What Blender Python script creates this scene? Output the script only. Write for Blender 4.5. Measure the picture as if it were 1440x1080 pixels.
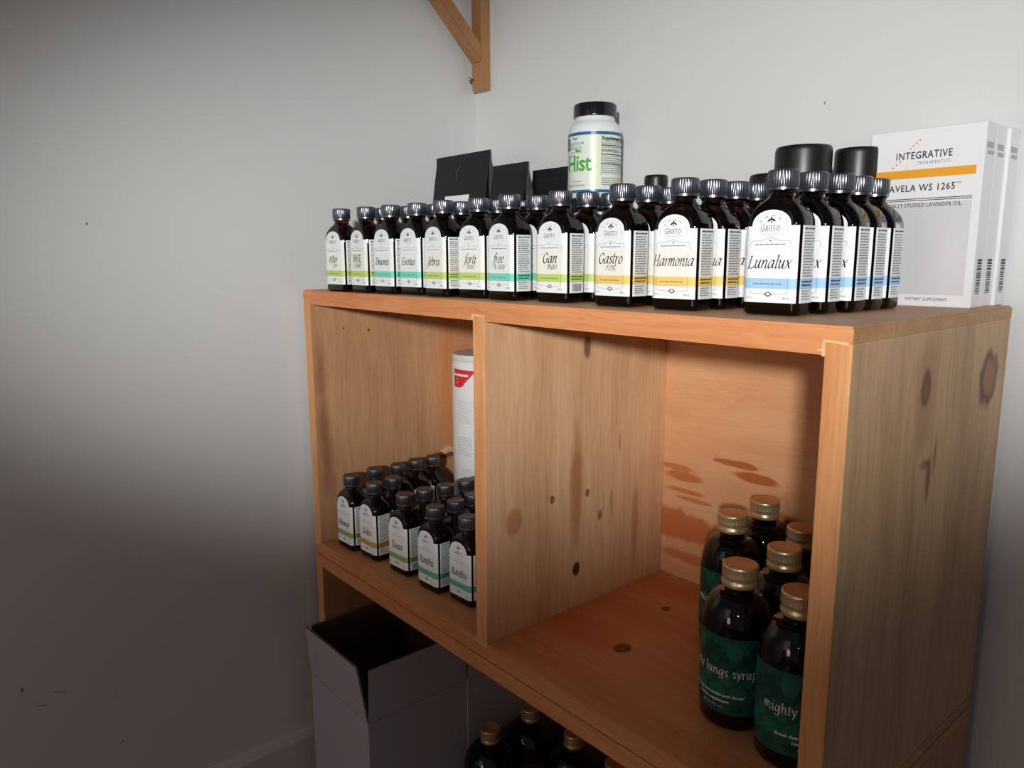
import bpy, bmesh, math, random
from mathutils import Vector, Matrix
random.seed(7)
PI = math.pi
for o in list(bpy.data.objects):
    bpy.data.objects.remove(o, do_unlink=True)
SC = bpy.context.scene
COL = SC.collection

# ------------------------------------------------------------------ camera
FPX, YAW, PITCH, ROLL = 1054.67, 0.860364, 0.167729, -0.003893
CAM = Vector((0.975311, -0.459818, 0.043334))
def cam_axes():
    f = Vector((-math.sin(YAW)*math.cos(PITCH), math.cos(YAW)*math.cos(PITCH), -math.sin(PITCH)))
    r = Vector((math.cos(YAW), math.sin(YAW), 0))
    u = r.cross(f)
    rr = math.cos(ROLL)*r + math.sin(ROLL)*u
    uu = -math.sin(ROLL)*r + math.cos(ROLL)*u
    return rr, uu, f
_r, _u, _f = cam_axes()
cd = bpy.data.cameras.new('camera')
cam = bpy.data.objects.new('camera', cd); COL.objects.link(cam)
cam.matrix_world = Matrix(((_r.x, _u.x, -_f.x, CAM.x), (_r.y, _u.y, -_f.y, CAM.y), (_r.z, _u.z, -_f.z, CAM.z), (0, 0, 0, 1)))
cd.sensor_width = 36; cd.lens = FPX/1440*36; cd.clip_start = 0.01
SC.camera = cam

# ------------------------------------------------------------------ light
w = bpy.data.worlds.new('world'); SC.world = w; w.use_nodes = True
bg = w.node_tree.nodes['Background']
bg.inputs[0].default_value = (0.92, 0.93, 1.0, 1); bg.inputs[1].default_value = 0.10

def spot(name, loc, target, power, half_h, half_v, radius, color, blend=1.0):
    l = bpy.data.lights.new(name, 'SPOT'); o = bpy.data.objects.new(name, l); COL.objects.link(o)
    l.energy = power; l.color = color; l.shadow_soft_size = radius; l.spot_blend = blend
    l.spot_size = 2*half_v
    o.location = loc
    o.rotation_euler = ((Vector(target)-Vector(loc)).to_track_quat('-Z', 'Y').to_matrix().to_4x4() @ Matrix.Rotation(math.radians(8), 4, 'Z')).to_euler()
    k = math.tan(half_h)/math.tan(half_v)
    o.scale = (k, 1, 1)
    return o
spot('lamp', (1.45, -1.20, 0.245), (0.410, 0.132, 0.100), 112, math.radians(28), math.radians(15.2), 0.045, (1.0, 0.985, 0.965), 1.0)
al = bpy.data.lights.new('window_light', 'AREA'); ao = bpy.data.objects.new('window_light', al); COL.objects.link(ao)
al.shape = 'RECTANGLE'; al.size = 0.9; al.size_y = 1.2; al.energy = 2.0; al.color = (0.80, 0.90, 1.0)
ao.location = (0.35, -2.6, 0.55)
ao.rotation_euler = (Vector((0.45, 0.1, 0.0))-ao.location).to_track_quat('-Z', 'Y').to_euler()

rl = bpy.data.lights.new('warm_fill', 'AREA'); ro = bpy.data.objects.new('warm_fill', rl); COL.objects.link(ro)  # added warm fill in place of bounce off the floor, no actual lamp
rl.shape = 'DISK'; rl.size = 0.5; rl.energy = 3.3; rl.color = (1.0, 0.62, 0.40)
ro.location = (0.75, -2.2, -0.15)
ro.rotation_euler = (Vector((-0.1, -0.6, -0.45))-ro.location).to_track_quat('-Z', 'Y').to_euler()

vs = SC.view_settings
vs.view_transform = 'Standard'; vs.look = 'None'; vs.gamma = 1.0; vs.use_curve_mapping = False
vs.exposure = 0.0

# ------------------------------------------------------------------ materials
def s2l(c):
    return tuple(((x/255)/12.92 if x/255 <= 0.04045 else ((x/255+0.055)/1.055)**2.4) for x in c)
MATS = {}
def mat(name, rgb, rough=0.5, metal=0.0, trans=0.0, ior=1.5, spec=0.5, coat=0.0, bump=0.0, bscale=200, var=0.0, vscale=30):
    if name in MATS: return MATS[name]
    m = bpy.data.materials.new(name); m.use_nodes = True
    nt = m.node_tree; b = nt.nodes['Principled BSDF']
    col = (*s2l(rgb), 1)
    b.inputs['Base Color'].default_value = col
    b.inputs['Roughness'].default_value = rough; b.inputs['Metallic'].default_value = metal
    b.inputs['Transmission Weight'].default_value = trans; b.inputs['IOR'].default_value = ior
    b.inputs['Specular IOR Level'].default_value = spec
    b.inputs['Coat Weight'].default_value = coat
    tc = nt.nodes.new('ShaderNodeTexCoord')
    if var > 0:
        n = nt.nodes.new('ShaderNodeTexNoise'); n.inputs['Scale'].default_value = vscale; n.inputs['Detail'].default_value = 4
        nt.links.new(tc.outputs['Object'], n.inputs['Vector'])
        mx = nt.nodes.new('ShaderNodeMix'); mx.data_type = 'RGBA'
        mx.inputs[6].default_value = tuple(c*(1-var) for c in col[:3])+(1,)
        mx.inputs[7].default_value = tuple(min(1, c*(1+var)) for c in col[:3])+(1,)
        nt.links.new(n.outputs['Fac'], mx.inputs[0]); nt.links.new(mx.outputs[2], b.inputs['Base Color'])
    if bump > 0:
        n2 = nt.nodes.new('ShaderNodeTexNoise'); n2.inputs['Scale'].default_value = bscale; n2.inputs['Detail'].default_value = 3
        nt.links.new(tc.outputs['Object'], n2.inputs['Vector'])
        bp = nt.nodes.new('ShaderNodeBump'); bp.inputs['Strength'].default_value = bump; bp.inputs['Distance'].default_value = 0.001
        nt.links.new(n2.outputs['Fac'], bp.inputs['Height']); nt.links.new(bp.outputs[0], b.inputs['Normal'])
    MATS[name] = m
    return m

def wood(name, dark, light, axis, fine=220, rough=0.45, spots=(), tone=None, along=4.0, contrast=1.0):
    """axis 0/1/2 = grain direction. spots = (centre xyz with None on the ignored axis, radii, colour, soft, strength)"""
    m = bpy.data.materials.new(name); m.use_nodes = True
    nt = m.node_tree; N = nt.nodes; L = nt.links; b = N['Principled BSDF']
    tc = N.new('ShaderNodeTexCoord')
    wob = N.new('ShaderNodeTexNoise'); wob.inputs['Scale'].default_value = 9; wob.inputs['Detail'].default_value = 2
    L.new(tc.outputs['Object'], wob.inputs['Vector'])
    sub = N.new('ShaderNodeVectorMath'); sub.operation = 'MULTIPLY_ADD'
    L.new(wob.outputs['Color'], sub.inputs[0]); sub.inputs[1].default_value = (0.02,)*3
    L.new(tc.outputs['Object'], sub.inputs[2])
    def stretched(scale, al):
        mp = N.new('ShaderNodeMapping')
        sc = [scale]*3; sc[axis] = al
        mp.inputs['Scale'].default_value = sc
        L.new(sub.outputs[0], mp.inputs['Vector'])
        n = N.new('ShaderNodeTexNoise'); n.inputs['Scale'].default_value = 1; n.inputs['Detail'].default_value = 5; n.inputs['Roughness'].default_value = 0.6
        L.new(mp.outputs[0], n.inputs['Vector'])
        return n
    n1 = stretched(fine, along*1.6); n2 = stretched(26, along*0.6); n3 = stretched(9, along*0.9)
    a1 = N.new('ShaderNodeMath'); a1.operation = 'MULTIPLY_ADD'; L.new(n1.outputs['Fac'], a1.inputs[0]); a1.inputs[1].default_value = 0.35
    a2 = N.new('ShaderNodeMath'); a2.operation = 'MULTIPLY_ADD'; L.new(n2.outputs['Fac'], a2.inputs[0]); a2.inputs[1].default_value = 0.45
    a3 = N.new('ShaderNodeMath'); a3.operation = 'MULTIPLY'; L.new(n3.outputs['Fac'], a3.inputs[0]); a3.inputs[1].default_value = 0.35
    L.new(a3.outputs[0], a2.inputs[2]); L.new(a2.outputs[0], a1.inputs[2])
    rp = N.new('ShaderNodeMapRange'); L.new(a1.outputs[0], rp.inputs[0])
    mid = 0.575; hw = 0.17/contrast
    rp.inputs[1].default_value = mid-hw; rp.inputs[2].default_value = mid+hw
    mx = N.new('ShaderNodeMix'); mx.data_type = 'RGBA'
    mx.inputs[6].default_value = (*s2l(dark), 1); mx.inputs[7].default_value = (*s2l(light), 1)
    L.new(rp.outputs[0], mx.inputs[0])
    cur = mx.outputs[2]
    if spots:
        wn = N.new('ShaderNodeTexNoise'); wn.inputs['Scale'].default_value = 45; wn.inputs['Detail'].default_value = 3
        L.new(tc.outputs['Object'], wn.inputs['Vector'])
    for (c, r, rgb, soft, stren) in spots:
        v = N.new('ShaderNodeVectorMath'); v.operation = 'SUBTRACT'
        L.new(tc.outputs['Object'], v.inputs[0]); v.inputs[1].default_value = [0 if q is None else q for q in c]
        v2 = N.new('ShaderNodeVectorMath'); v2.operation = 'MULTIPLY'; L.new(v.outputs[0], v2.inputs[0])
        v2.inputs[1].default_value = [0 if q is None else 1.0/q for q in r]
        v3 = N.new('ShaderNodeVectorMath'); v3.operation = 'LENGTH'; L.new(v2.outputs[0], v3.inputs[0])
        ad = N.new('ShaderNodeMath'); ad.operation = 'MULTIPLY_ADD'; L.new(wn.outputs['Fac'], ad.inputs[0]); ad.inputs[1].default_value = 0.9
        L.new(v3.outputs['Value'], ad.inputs[2])
        mr = N.new('ShaderNodeMapRange'); mr.interpolation_type = 'SMOOTHSTEP'; L.new(ad.outputs[0], mr.inputs[0])
        mr.inputs[1].default_value = 1.45+soft; mr.inputs[2].default_value = 1.45-soft
        mr.inputs[3].default_value = 0; mr.inputs[4].default_value = stren
        m2 = N.new('ShaderNodeMix'); m2.data_type = 'RGBA'
        L.new(mr.outputs[0], m2.inputs[0]); L.new(cur, m2.inputs[6]); m2.inputs[7].default_value = (*s2l(rgb), 1)
        cur = m2.outputs[2]
    L.new(cur, b.inputs['Base Color'])
    b.inputs['Roughness'].default_value = rough; b.inputs['Specular IOR Level'].default_value = 0.35
    bp = N.new('ShaderNodeBump'); bp.inputs['Strength'].default_value = 0.12; bp.inputs['Distance'].default_value = 0.0006
    L.new(n1.outputs['Fac'], bp.inputs['Height']); L.new(bp.outputs[0], b.inputs['Normal'])
    return m

# ------------------------------------------------------------------ mesh helpers
def obj(name, me, m=None, parent=None):
    if m is not None and not me.materials:
        for q in (m if isinstance(m, (list, tuple)) else [m]): me.materials.append(q)
    o = bpy.data.objects.new(name, me); COL.objects.link(o)
    if parent is not None: o.parent = parent
    return o
def mesh(name, V, F, smooth=False, mi=None):
    me = bpy.data.meshes.new(name); me.from_pydata([tuple(v) for v in V], [], F)
    if smooth:
        for p in me.polygons: p.use_smooth = True
    if mi:
        for p, k in zip(me.polygons, mi): p.material_index = k
    me.update(); return me
def bm_mesh(name, bm, smooth=False):
    me = bpy.data.meshes.new(name); bmesh.ops.recalc_face_normals(bm, faces=bm.faces); bm.to_mesh(me); bm.free()
    if smooth:
        for p in me.polygons: p.use_smooth = True
    return me
def box_bm(x0, x1, y0, y1, z0, z1, bev=0.001, seg=2):
    bm = bmesh.new()
    v = [bm.verts.new((x, y, z)) for x in (x0, x1) for y in (y0, y1) for z in (z0, z1)]
    for f in ((0,1,3,2),(4,6,7,5),(0,4,5,1),(2,3,7,6),(0,2,6,4),(1,5,7,3)): bm.faces.new([v[i] for i in f])
    if bev > 0: bmesh.ops.bevel(bm, geom=bm.edges[:], offset=bev, segments=seg, affect='EDGES', profile=0.6)
    return bm
def box(name, x0, x1, y0, y1, z0, z1, m, parent=None, bev=0.001):
    return obj(name, bm_mesh(name, box_bm(x0, x1, y0, y1, z0, z1, bev)), m, parent)
def lathe(name, prof, n=48, smooth=True):
    V = []; F = []
    for r, z in prof:
        for i in range(n):
            a = 2*PI*i/n; V.append((r*math.cos(a), r*math.sin(a), z))
    for k in range(len(prof)-1):
        for i in range(n):
            j = (i+1) % n; F.append((k*n+i, k*n+j, (k+1)*n+j, (k+1)*n+i))
    F.append(tuple(range(n-1, -1, -1))); F.append(tuple((len(prof)-1)*n+i for i in range(n)))
    me = mesh(name, V, F, smooth); return me
def autosmooth(me, ang=40):
    me.polygons.foreach_set('use_smooth', [True]*len(me.polygons))
    bm = bmesh.new(); bm.from_mesh(me)
    for e in bm.edges:
        e.smooth = not (len(e.link_faces) == 2 and e.calc_face_angle(0) > math.radians(ang))
    bm.to_mesh(me); bm.free(); return me
def extrude_poly(name, pts, axis, a0, a1):
    """polygon of (u,v) extruded along axis"""
    def P(u, v, a):
        return {0: (a, u, v), 1: (u, a, v), 2: (u, v, a)}[axis]
    n = len(pts); V = [P(u, v, a0) for u, v in pts]+[P(u, v, a1) for u, v in pts]
    bm = bmesh.new(); vv = [bm.verts.new(p) for p in V]
    bm.faces.new(vv[:n][::-1]); bm.faces.new(vv[n:])
    for i in range(n):
        j = (i+1) % n; bm.faces.new((vv[i], vv[j], vv[n+j], vv[n+i]))
    return bm
def empty(name, loc, label, cat, group=None, rz=0):
    o = bpy.data.objects.new(name, None); COL.objects.link(o); o.empty_display_size = 0.02
    o.location = loc; o.rotation_euler = (0, 0, rz)
    o['label'] = label; o['category'] = cat
    if group: o['group'] = group
    return o
def tag(o, label, cat, group=None):
    o['label'] = label; o['category'] = cat
    if group: o['group'] = group
    return o
def struct(o, label=None):
    o['kind'] = 'structure'
    if label: o['label'] = label
    return o

# ------------------------------------------------------------------ lettering
def cr(pts, n=5):
    if len(pts) < 3: return pts
    out = []
    for i in range(len(pts)-1):
        p0 = pts[max(i-1, 0)]; p1 = pts[i]; p2 = pts[i+1]; p3 = pts[min(i+2, len(pts)-1)]
        for k in range(n):
            t = k/n
            out.append(tuple(0.5*((2*p1[d])+(-p0[d]+p2[d])*t+(2*p0[d]-5*p1[d]+4*p2[d]-p3[d])*t*t+(-p0[d]+3*p1[d]-3*p2[d]+p3[d])*t**3) for d in (0, 1)))
    out.append(pts[-1]); return out
BOWL = [(.62,.82),(.42,1.),(.12,.7),(.05,.25),(.2,0),(.42,.2),(.62,.82)]
GL = {
 'a': (.82, [BOWL, [(.66,1.),(.58,.3),(.63,.02),(.82,.16)]], []),
 'b': (.74, [[(.1,.5),(.35,1.),(.6,.85),(.62,.4),(.38,0),(.1,.12)]], [[(.16,1.55),(.1,.1)]]),
 'c': (.6, [[(.55,.82),(.35,1),(.08,.6),(.12,.15),(.3,0),(.55,.2)]], []),
 'd': (.82, [BOWL, [(.72,1.55),(.58,.3),(.63,.02),(.82,.16)]], []),
 'e': (.62, [[(.1,.48),(.44,.6),(.5,.85),(.35,1.),(.1,.65),(.1,.2),(.28,0),(.56,.2)]], []),
 'f': (.5, [[(.72,1.45),(.55,1.58),(.38,1.2),(.22,.2),(.1,-.4),(-.12,-.5)]], [[(.06,1),(.56,1)]]),
 'g': (.78, [BOWL, [(.66,1),(.58,0),(.45,-.5),(.15,-.52),(.02,-.3)]], []),
 'h': (.78, [[(.1,.45),(.4,1),(.58,.8),(.54,.2),(.62,0),(.78,.15)]], [[(.16,1.55),(.08,0)]]),
 'i': (.4, [[(.02,.82),(.18,1.),(.13,.2),(.2,0),(.38,.16)]], [[(.2,1.36),(.24,1.44)]]),
 'l': (.38, [[(.05,1.42),(.2,1.55),(.12,.25),(.18,0),(.36,.16)]], []),
 'm': (1.12, [[(.1,.45),(.36,1),(.5,.8),(.46,0)],[(.48,.45),(.76,1),(.9,.8),(.86,.2),(.94,0),(1.1,.15)]], [[(.0,.9),(.14,1.),(.08,0)]]),
 'n': (.8, [[(.1,.45),(.4,1),(.58,.8),(.54,.2),(.62,0),(.78,.15)]], [[(0,.9),(.14,1.),(.08,0)]]),
 'o': (.72, [[(.35,1.),(.1,.7),(.08,.25),(.3,0),(.56,.3),(.58,.75),(.35,1.)]], []),
 'p': (.74, [[(.1,.5),(.35,1.),(.6,.85),(.62,.4),(.38,0),(.1,.12)]], [[(0,.9),(.15,1.),(.06,-.55)],[(-.06,-.55),(.2,-.55)]]),
 'r': (.52, [[(.1,.45),(.28,.9),(.5,.95)]], [[(0,.9),(.14,1.),(.08,0)]]),
 's': (.54, [[(.48,.82),(.3,1),(.12,.8),(.3,.5),(.46,.25),(.28,0),(.04,.18)]], []),
 't': (.44, [[(.22,1.38),(.12,.25),(.2,0),(.42,.16)]], [[(.02,1),(.44,1)]]),
 'u': (.8, [[(0,.85),(.12,1),(.08,.3),(.2,0),(.42,.25),(.58,1)],[(.6,1),(.54,.2),(.6,0),(.78,.16)]], []),
 'v': (.64, [], [[(.05,1),(.25,0),(.58,1)]]),
 'x': (.66, [], [[(.08,1),(.52,0)],[(.6,1),(.0,0)]]),
 'y': (.66, [], [[(.05,1),(.28,0)],[(.6,1),(.28,0),(.06,-.5)]]),
 'z': (.6, [], [[(.08,1),(.52,1),(.05,0),(.55,0)]]),
 '&': (.9, [[(.75,.6),(.5,.1),(.25,0),(.1,.3),(.5,.9),(.35,1.2),(.2,.95),(.75,0)]], []),
 'A': (.9, [], [[(.0,0),(.48,1.45),(.76,0)],[(.18,.5),(.64,.5)],[(-.08,0),(.12,0)],[(.62,0),(.9,0)]]),
 'B': (.8, [[(.12,1.42),(.5,1.42),(.6,1.1),(.45,.8),(.14,.78)],[(.14,.78),(.55,.75),(.7,.4),(.5,0),(.1,0)]], [[(.12,1.45),(.12,0)]]),
 'C': (.85, [[(.75,1.2),(.5,1.45),(.15,1.1),(.08,.5),(.35,0),(.75,.25)]], []),
 'D': (.95, [[(.14,1.42),(.6,1.4),(.85,.8),(.6,.05),(.1,0)]], [[(.15,1.45),(.12,0)],[(0,1.45),(.2,1.45)]]),
 'E': (.78, [], [[(.15,1.45),(.12,0)],[(.02,1.45),(.7,1.45),(.7,1.25)],[(.14,.75),(.55,.75)],[(0,0),(.7,0),(.74,.25)]]),
 'F': (.74, [], [[(.15,1.45),(.12,0)],[(.02,1.45),(.7,1.45),(.7,1.25)],[(.14,.75),(.52,.75)],[(0,0),(.28,0)]]),
 'G': (.98, [[(.78,1.15),(.52,1.45),(.15,1.1),(.08,.5),(.35,0),(.62,.05),(.8,.3)]], [[(.8,.62),(.78,.1)],[(.58,.62),(.94,.62)]]),
 'H': (1.05, [], [[(.17,1.45),(.13,0)],[(.82,1.45),(.78,0)],[(.15,.75),(.8,.75)],[(.02,1.45),(.32,1.45)],[(.68,1.45),(.96,1.45)],[(0,0),(.28,0)],[(.64,0),(.92,0)]]),
 'I': (.4, [], [[(.18,1.45),(.18,0)],[(.04,1.45),(.32,1.45)],[(.04,0),(.32,0)]]),
 'L': (.8, [], [[(.2,1.45),(.14,0)],[(.06,1.45),(.36,1.45)],[(0,0),(.68,0),(.76,.32)]]),
 'M': (1.1, [], [[(.1,0),(.16,1.45),(.5,.3),(.86,1.45),(.94,0)]]),
 'O': (.98, [[(.5,1.45),(.14,1.1),(.08,.5),(.46,0),(.84,.4),(.84,1.05),(.5,1.45)]], []),
 'P': (.74, [[(.12,1.42),(.5,1.42),(.68,1.05),(.5,.7),(.14,.68)]], [[(.12,1.45),(.12,0)],[(0,0),(.26,0)]]),
 'R': (.86, [[(.12,1.42),(.5,1.42),(.66,1.05),(.5,.74),(.14,.72)]], [[(.12,1.45),(.12,0)],[(.4,.72),(.8,0)],[(0,0),(.26,0)]]),
 'S': (.7, [[(.62,1.2),(.4,1.45),(.12,1.15),(.34,.75),(.62,.4),(.35,0),(.04,.3)]], []),
 'T': (.8, [], [[(.42,1.45),(.36,0)],[(.04,1.22),(.06,1.45),(.8,1.45),(.78,1.22)],[(.22,0),(.52,0)]]),
 'X': (.95, [], [[(.14,1.45),(.78,0)],[(.82,1.45),(.06,0)],[(.02,1.45),(.3,1.45)],[(.66,0),(.92,0)]]),
 ' ': (.42, [], []),
}
def nib_text(txt, xh, slant=0.2, wid=1.0, nib=0.10, hair=0.03, ang=32, space=0.06, center=True):
    """2-D quads of pen-drawn letters; returns list of 4-point quads, width"""
    Q = []; x = 0
    nx, ny = nib*math.cos(math.radians(ang)), nib*math.sin(math.radians(ang))
    for ch in txt:
        adv, cur, lin = GL[ch]
        for st, sm in [(s, True) for s in cur]+[(s, False) for s in lin]:
            pts = cr(st, 4) if sm else st
            for p, q in zip(pts, pts[1:]):
                p = (x+p[0], p[1]); q = (x+q[0], q[1])
                Q.append([(p[0]-nx, p[1]-ny), (q[0]-nx, q[1]-ny), (q[0]+nx, q[1]+ny), (p[0]+nx, p[1]+ny)])
                d = math.hypot(q[0]-p[0], q[1]-p[1]) or 1
                hx, hy = -(q[1]-p[1])/d*hair, (q[0]-p[0])/d*hair
                Q.append([(p[0]-hx, p[1]-hy), (q[0]-hx, q[1]-hy), (q[0]+hx, q[1]+hy), (p[0]+hx, p[1]+hy)])
        x += adv+space
    W = x*wid*xh
    out = []
    for q in Q:
        out.append([((a*wid+b*slant)*xh-(W/2 if center else 0), b*xh) for a, b in q])
    return out, W
def font_quads(txt, size, align='CENTER', spacing=1.0, wid=1.0, shear=0.0, offset=0.0):
    """flat polygons of Blender's own built-in letters"""
    c = bpy.data.curves.new('t', 'FONT'); c.body = txt; c.size = size; c.align_x = align; c.space_character = spacing; c.shear = shear
    c.resolution_u = 2; c.offset = offset
    o = bpy.data.objects.new('t', c); COL.objects.link(o)
    bpy.context.view_layer.update()
    dg = bpy.context.evaluated_depsgraph_get()
    me = bpy.data.meshes.new_from_object(o.evaluated_get(dg))
    polys = [[(me.vertices[i].co.x*wid, me.vertices[i].co.y) for i in p.vertices] for p in me.polygons]
    bpy.data.objects.remove(o); bpy.data.curves.remove(c); bpy.data.meshes.remove(me)
    return polys
def shift(polys, dx, dy): return [[(a+dx, b+dy) for a, b in p] for p in polys]
def rect(x0, x1, y0, y1): return [(x0, y0), (x1, y0), (x1, y1), (x0, y1)]
def line2(pts, wd):
    out = []
    for p, q in zip(pts, pts[1:]):
        d = math.hypot(q[0]-p[0], q[1]-p[1]) or 1
        hx, hy = -(q[1]-p[1])/d*wd/2, (q[0]-p[0])/d*wd/2
        out.append([(p[0]-hx, p[1]-hy), (q[0]-hx, q[1]-hy), (q[0]+hx, q[1]+hy), (p[0]+hx, p[1]+hy)])
    return out
def ell(cx, cy, rx, ry, n=14, rot=0):
    c, s = math.cos(rot), math.sin(rot)
    return [(cx+rx*math.cos(2*PI*i/n)*c-ry*math.sin(2*PI*i/n)*s, cy+rx*math.cos(2*PI*i/n)*s+ry*math.sin(2*PI*i/n)*c) for i in range(n)]
def print_mesh(name, layers, fmap):
    """layers: list of (polys, material, offset)"""
    V = []; F = []; MI = []; ms = []
    for polys, m, off in layers:
        if m not in ms: ms.append(m)
        k = ms.index(m)
        for p in polys:
            b = len(V); V += [fmap(x, y, off) for x, y in p]; F.append(tuple(range(b, b+len(p)))); MI.append(k)
    me = mesh(name, V, F, False, MI)
    for m in ms: me.materials.append(m)
    return me
def fine_rows(x0, x1, z_top, z_bot, pitch, h, seed, ragged=0.25, align='l'):
    rnd = random.Random(seed); out = []; z = z_top
    while z > z_bot:
        end = x1-(x1-x0)*ragged*rnd.random()
        x = x0
        while x < end:
            wl = rnd.uniform(0.0012, 0.0036)
            out.append(rect(x, min(x+wl, end), z-h/2, z+h/2)); x += wl+0.0006
        z -= pitch
    return out

# ================================================================== SETTING
W, D, H, XD, T, TX = 0.7637, 0.2962, 0.3603, 0.3813, 0.019, 0.018
YW, XW, ZF = 0.316, -0.0125, -0.790
wall_m = mat('wall paint', (214, 217, 217), rough=0.42, spec=0.4, bump=0.25, bscale=55, var=0.025, vscale=6)
base_m = mat('baseboard paint', (205, 206, 208), rough=0.4)
floor_m = wood('floor boards', (84, 52, 34), (128, 84, 54), 1)
wl = struct(box('wall_left', XW-0.10, XW, -3.2, YW+0.1, ZF, 1.75, wall_m, None, 0))
wb = struct(box('wall_back', XW, 2.6, YW, YW+0.10, ZF, 1.75, wall_m, None, 0))
struct(box('floor', XW-0.1, 2.6, -3.2, YW+0.1, ZF-0.05, ZF, floor_m, None, 0))
def baseboard(name, pts, axis, a0, a1):
    return struct(obj(name, bm_mesh(name, extrude_poly(name, pts, axis, a0, a1)), base_m))
bz = -0.655
baseboard('baseboard_left', [(XW, ZF), (XW+0.011, ZF), (XW+0.011, bz-0.012), (XW+0.007, bz-0.004), (XW, bz)], 1, -3.2, YW)
baseboard('baseboard_back', [(YW, ZF), (YW, bz), (YW-0.007, bz-0.004), (YW-0.011, bz-0.012), (YW-0.011, ZF)], 0, XW+0.012, 2.6)
# small chips and scuffs in the paint
scm = mat('scuff', (140, 132, 126), rough=0.8)
def wall_mark(parent, pts, y=None):
    me = mesh('scuff', pts, [tuple(range(len(pts)))]); o = obj('scuff', me, scm, parent); return o
def left_mark(y, z, ry, rz, rot=0):
    wall_mark(wl, [(XW+0.0004, a, b) for a, b in ell(y, z, ry, rz, 8, rot)])
left_mark(-0.255, 0.083, 0.0013, 0.0016); left_mark(-0.370, -0.455, 0.0015, 0.003); left_mark(-0.332, -0.473, 0.009, 0.0005, -0.35)
left_mark(-0.352, -0.482, 0.006, 0.0005, -0.25); left_mark(-0.271, -0.567, 0.0011, 0.0014)
wall_mark(wb, [(a, YW-0.0004, b) for a, b in ell(0.571, 0.199, 0.0008, 0.0018, 8)])

# ---- wall shelf and bracket
br_m = wood('bracket wood', (150, 104, 66), (186, 138, 94), 2, rough=0.3)
br = empty('shelf_bracket', (0, 0, 0), 'varnished wooden shelf bracket with diagonal brace on the wall corner', 'bracket')
box('post', 0.0, 0.0255, 0.299, YW, 0.2985, 0.545, br_m, br, 0.0022)
bb = extrude_poly('brace', [(0.2985, 0.3385), (0.2985, 0.3640), (0.13, 0.5265), (0.13, 0.5005)], 0, 0.0, 0.0255)
bmesh.ops.bevel(bb, geom=bb.edges[:], offset=0.0015, segments=2, affect='EDGES')
obj('brace', bm_mesh('brace', bb), br_m, br)
box('arm', 0.0, 0.0255, 0.095, 0.2985, 0.5275, 0.545, br_m, br, 0.0018)
steel = mat('screw steel', (190, 190, 186), rough=0.25, metal=1.0)
scr = lathe('screw', [(0.0, 0), (0.0017, 0.0), (0.0017, 0.0045), (0.0034, 0.0047), (0.0036, 0.006), (0.0025, 0.0072), (0.0, 0.0074)], 16)
so = obj('screw', scr, steel, br); so.location = (0.0035, 0.2985, 0.3155); so.rotation_euler = (PI/2, 0, -0.35)
shelf_m = wood('shelf wood', (150, 104, 66), (186, 138, 94), 0, rough=0.35)
tag(box('wall_shelf', XW+0.001, 0.95, 0.085, YW-0.0005, 0.5452, 0.565, shelf_m, None, 0.0015), 'wooden wall shelf board above the frame resting on the bracket', 'shelf')

# ================================================================== CRATES
KN = (58, 28, 20)
edge_m = wood('crate front edge', (196, 116, 66), (230, 164, 112), 0, fine=300, rough=0.42, contrast=1.1)
edgev_m = wood('crate front edge upright', (200, 128, 76), (234, 176, 122), 2, fine=300, rough=0.42, contrast=1.1)
top_m = wood('crate top board', (176, 130, 92), (206, 160, 118), 0, rough=0.5)
side_m = wood('crate side panel', (164, 130, 96), (206, 170, 130), 2, along=5, contrast=1.25, spots=(
    ((None, .121, -.053), (None, .0090, .0140), KN, .25, .95), ((None, .121, -.053), (None, .0035, .0065), (110, 70, 52), .3, .6),
    ((None, .254, -.060), (None, .0215, .0225), (84, 46, 30), .2, .9), ((None, .256, -.059), (None, .0150, .0160), (160, 116, 80), .25, .9),
    ((None, .121, -.055), (None, .020, .040), (150, 104, 72), .5, .45),
    ((None, .132, -.112), (None, .010, .004), (110, 62, 38), .5, .7), ((None, .140, -.124), (None, .004, .016), (110, 62, 38), .5, .75),
    ((None, .150, -.108), (None, .003, .014), (110, 62, 38), .5, .6)))
endg_m = wood('crate end grain', (160, 116, 76), (200, 158, 112), 2, fine=500, along=60)
div_m = wood('crate divider', (200, 154, 110), (236, 196, 154), 2, along=4, contrast=1.2, spots=(
    ((None, .133, -.314), (None, .0055, .0085), KN, .25, .95), ((None, .147, -.055), (None, .0055, .012), (100, 56, 36), .4, .8),
    ((None, .038, -.235), (None, .010, .016), (168, 104, 66), .3, .6), ((None, .132, -.215), (None, .009, .060), (168, 108, 64), .5, .7),
    ((None, .150, -.226), (None, .0035, .005), (110, 62, 40), .3, .8), ((None, .094, -.222), (None, .0035, .005), (110, 62, 40), .3, .8),
    ((None, .172, -.258), (None, .0035, .006), (110, 62, 40), .4, .7), ((None, .236, -.28), (None, .006, .05), (178, 112, 64), .5, .6),
    ((None, .205, -.175), (None, .0012, .012), (130, 80, 50), .3, .7), ((None, .192, -.245), (None, .0012, .016), (130, 80, 50), .3, .7)))
left_m = wood('crate left panel', (180, 132, 94), (214, 170, 128), 2, along=4, contrast=1.15, spots=(
    ((None, .012, -.11), (None, .006, .036), (120, 66, 38), 1.0, .55), ((None, .013, -.19), (None, .008, .036), (120, 66, 38), 1.0, .55),
    ((None, .016, -.25), (None, .009, .036), (120, 66, 38), 1.0, .5), ((None, .235, -.16), (None, .030, .10), (222, 140, 84), .6, .5),
    ((None, .09, -.06), (None, .002, .002), (90, 50, 30), .3, .9), ((None, .05, -.055), (None, .0015, .0015), (90, 50, 30), .3, .9),
    ((None, .225, -.268), (None, .03, .006), (98, 52, 32), .4, .8)))
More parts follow.
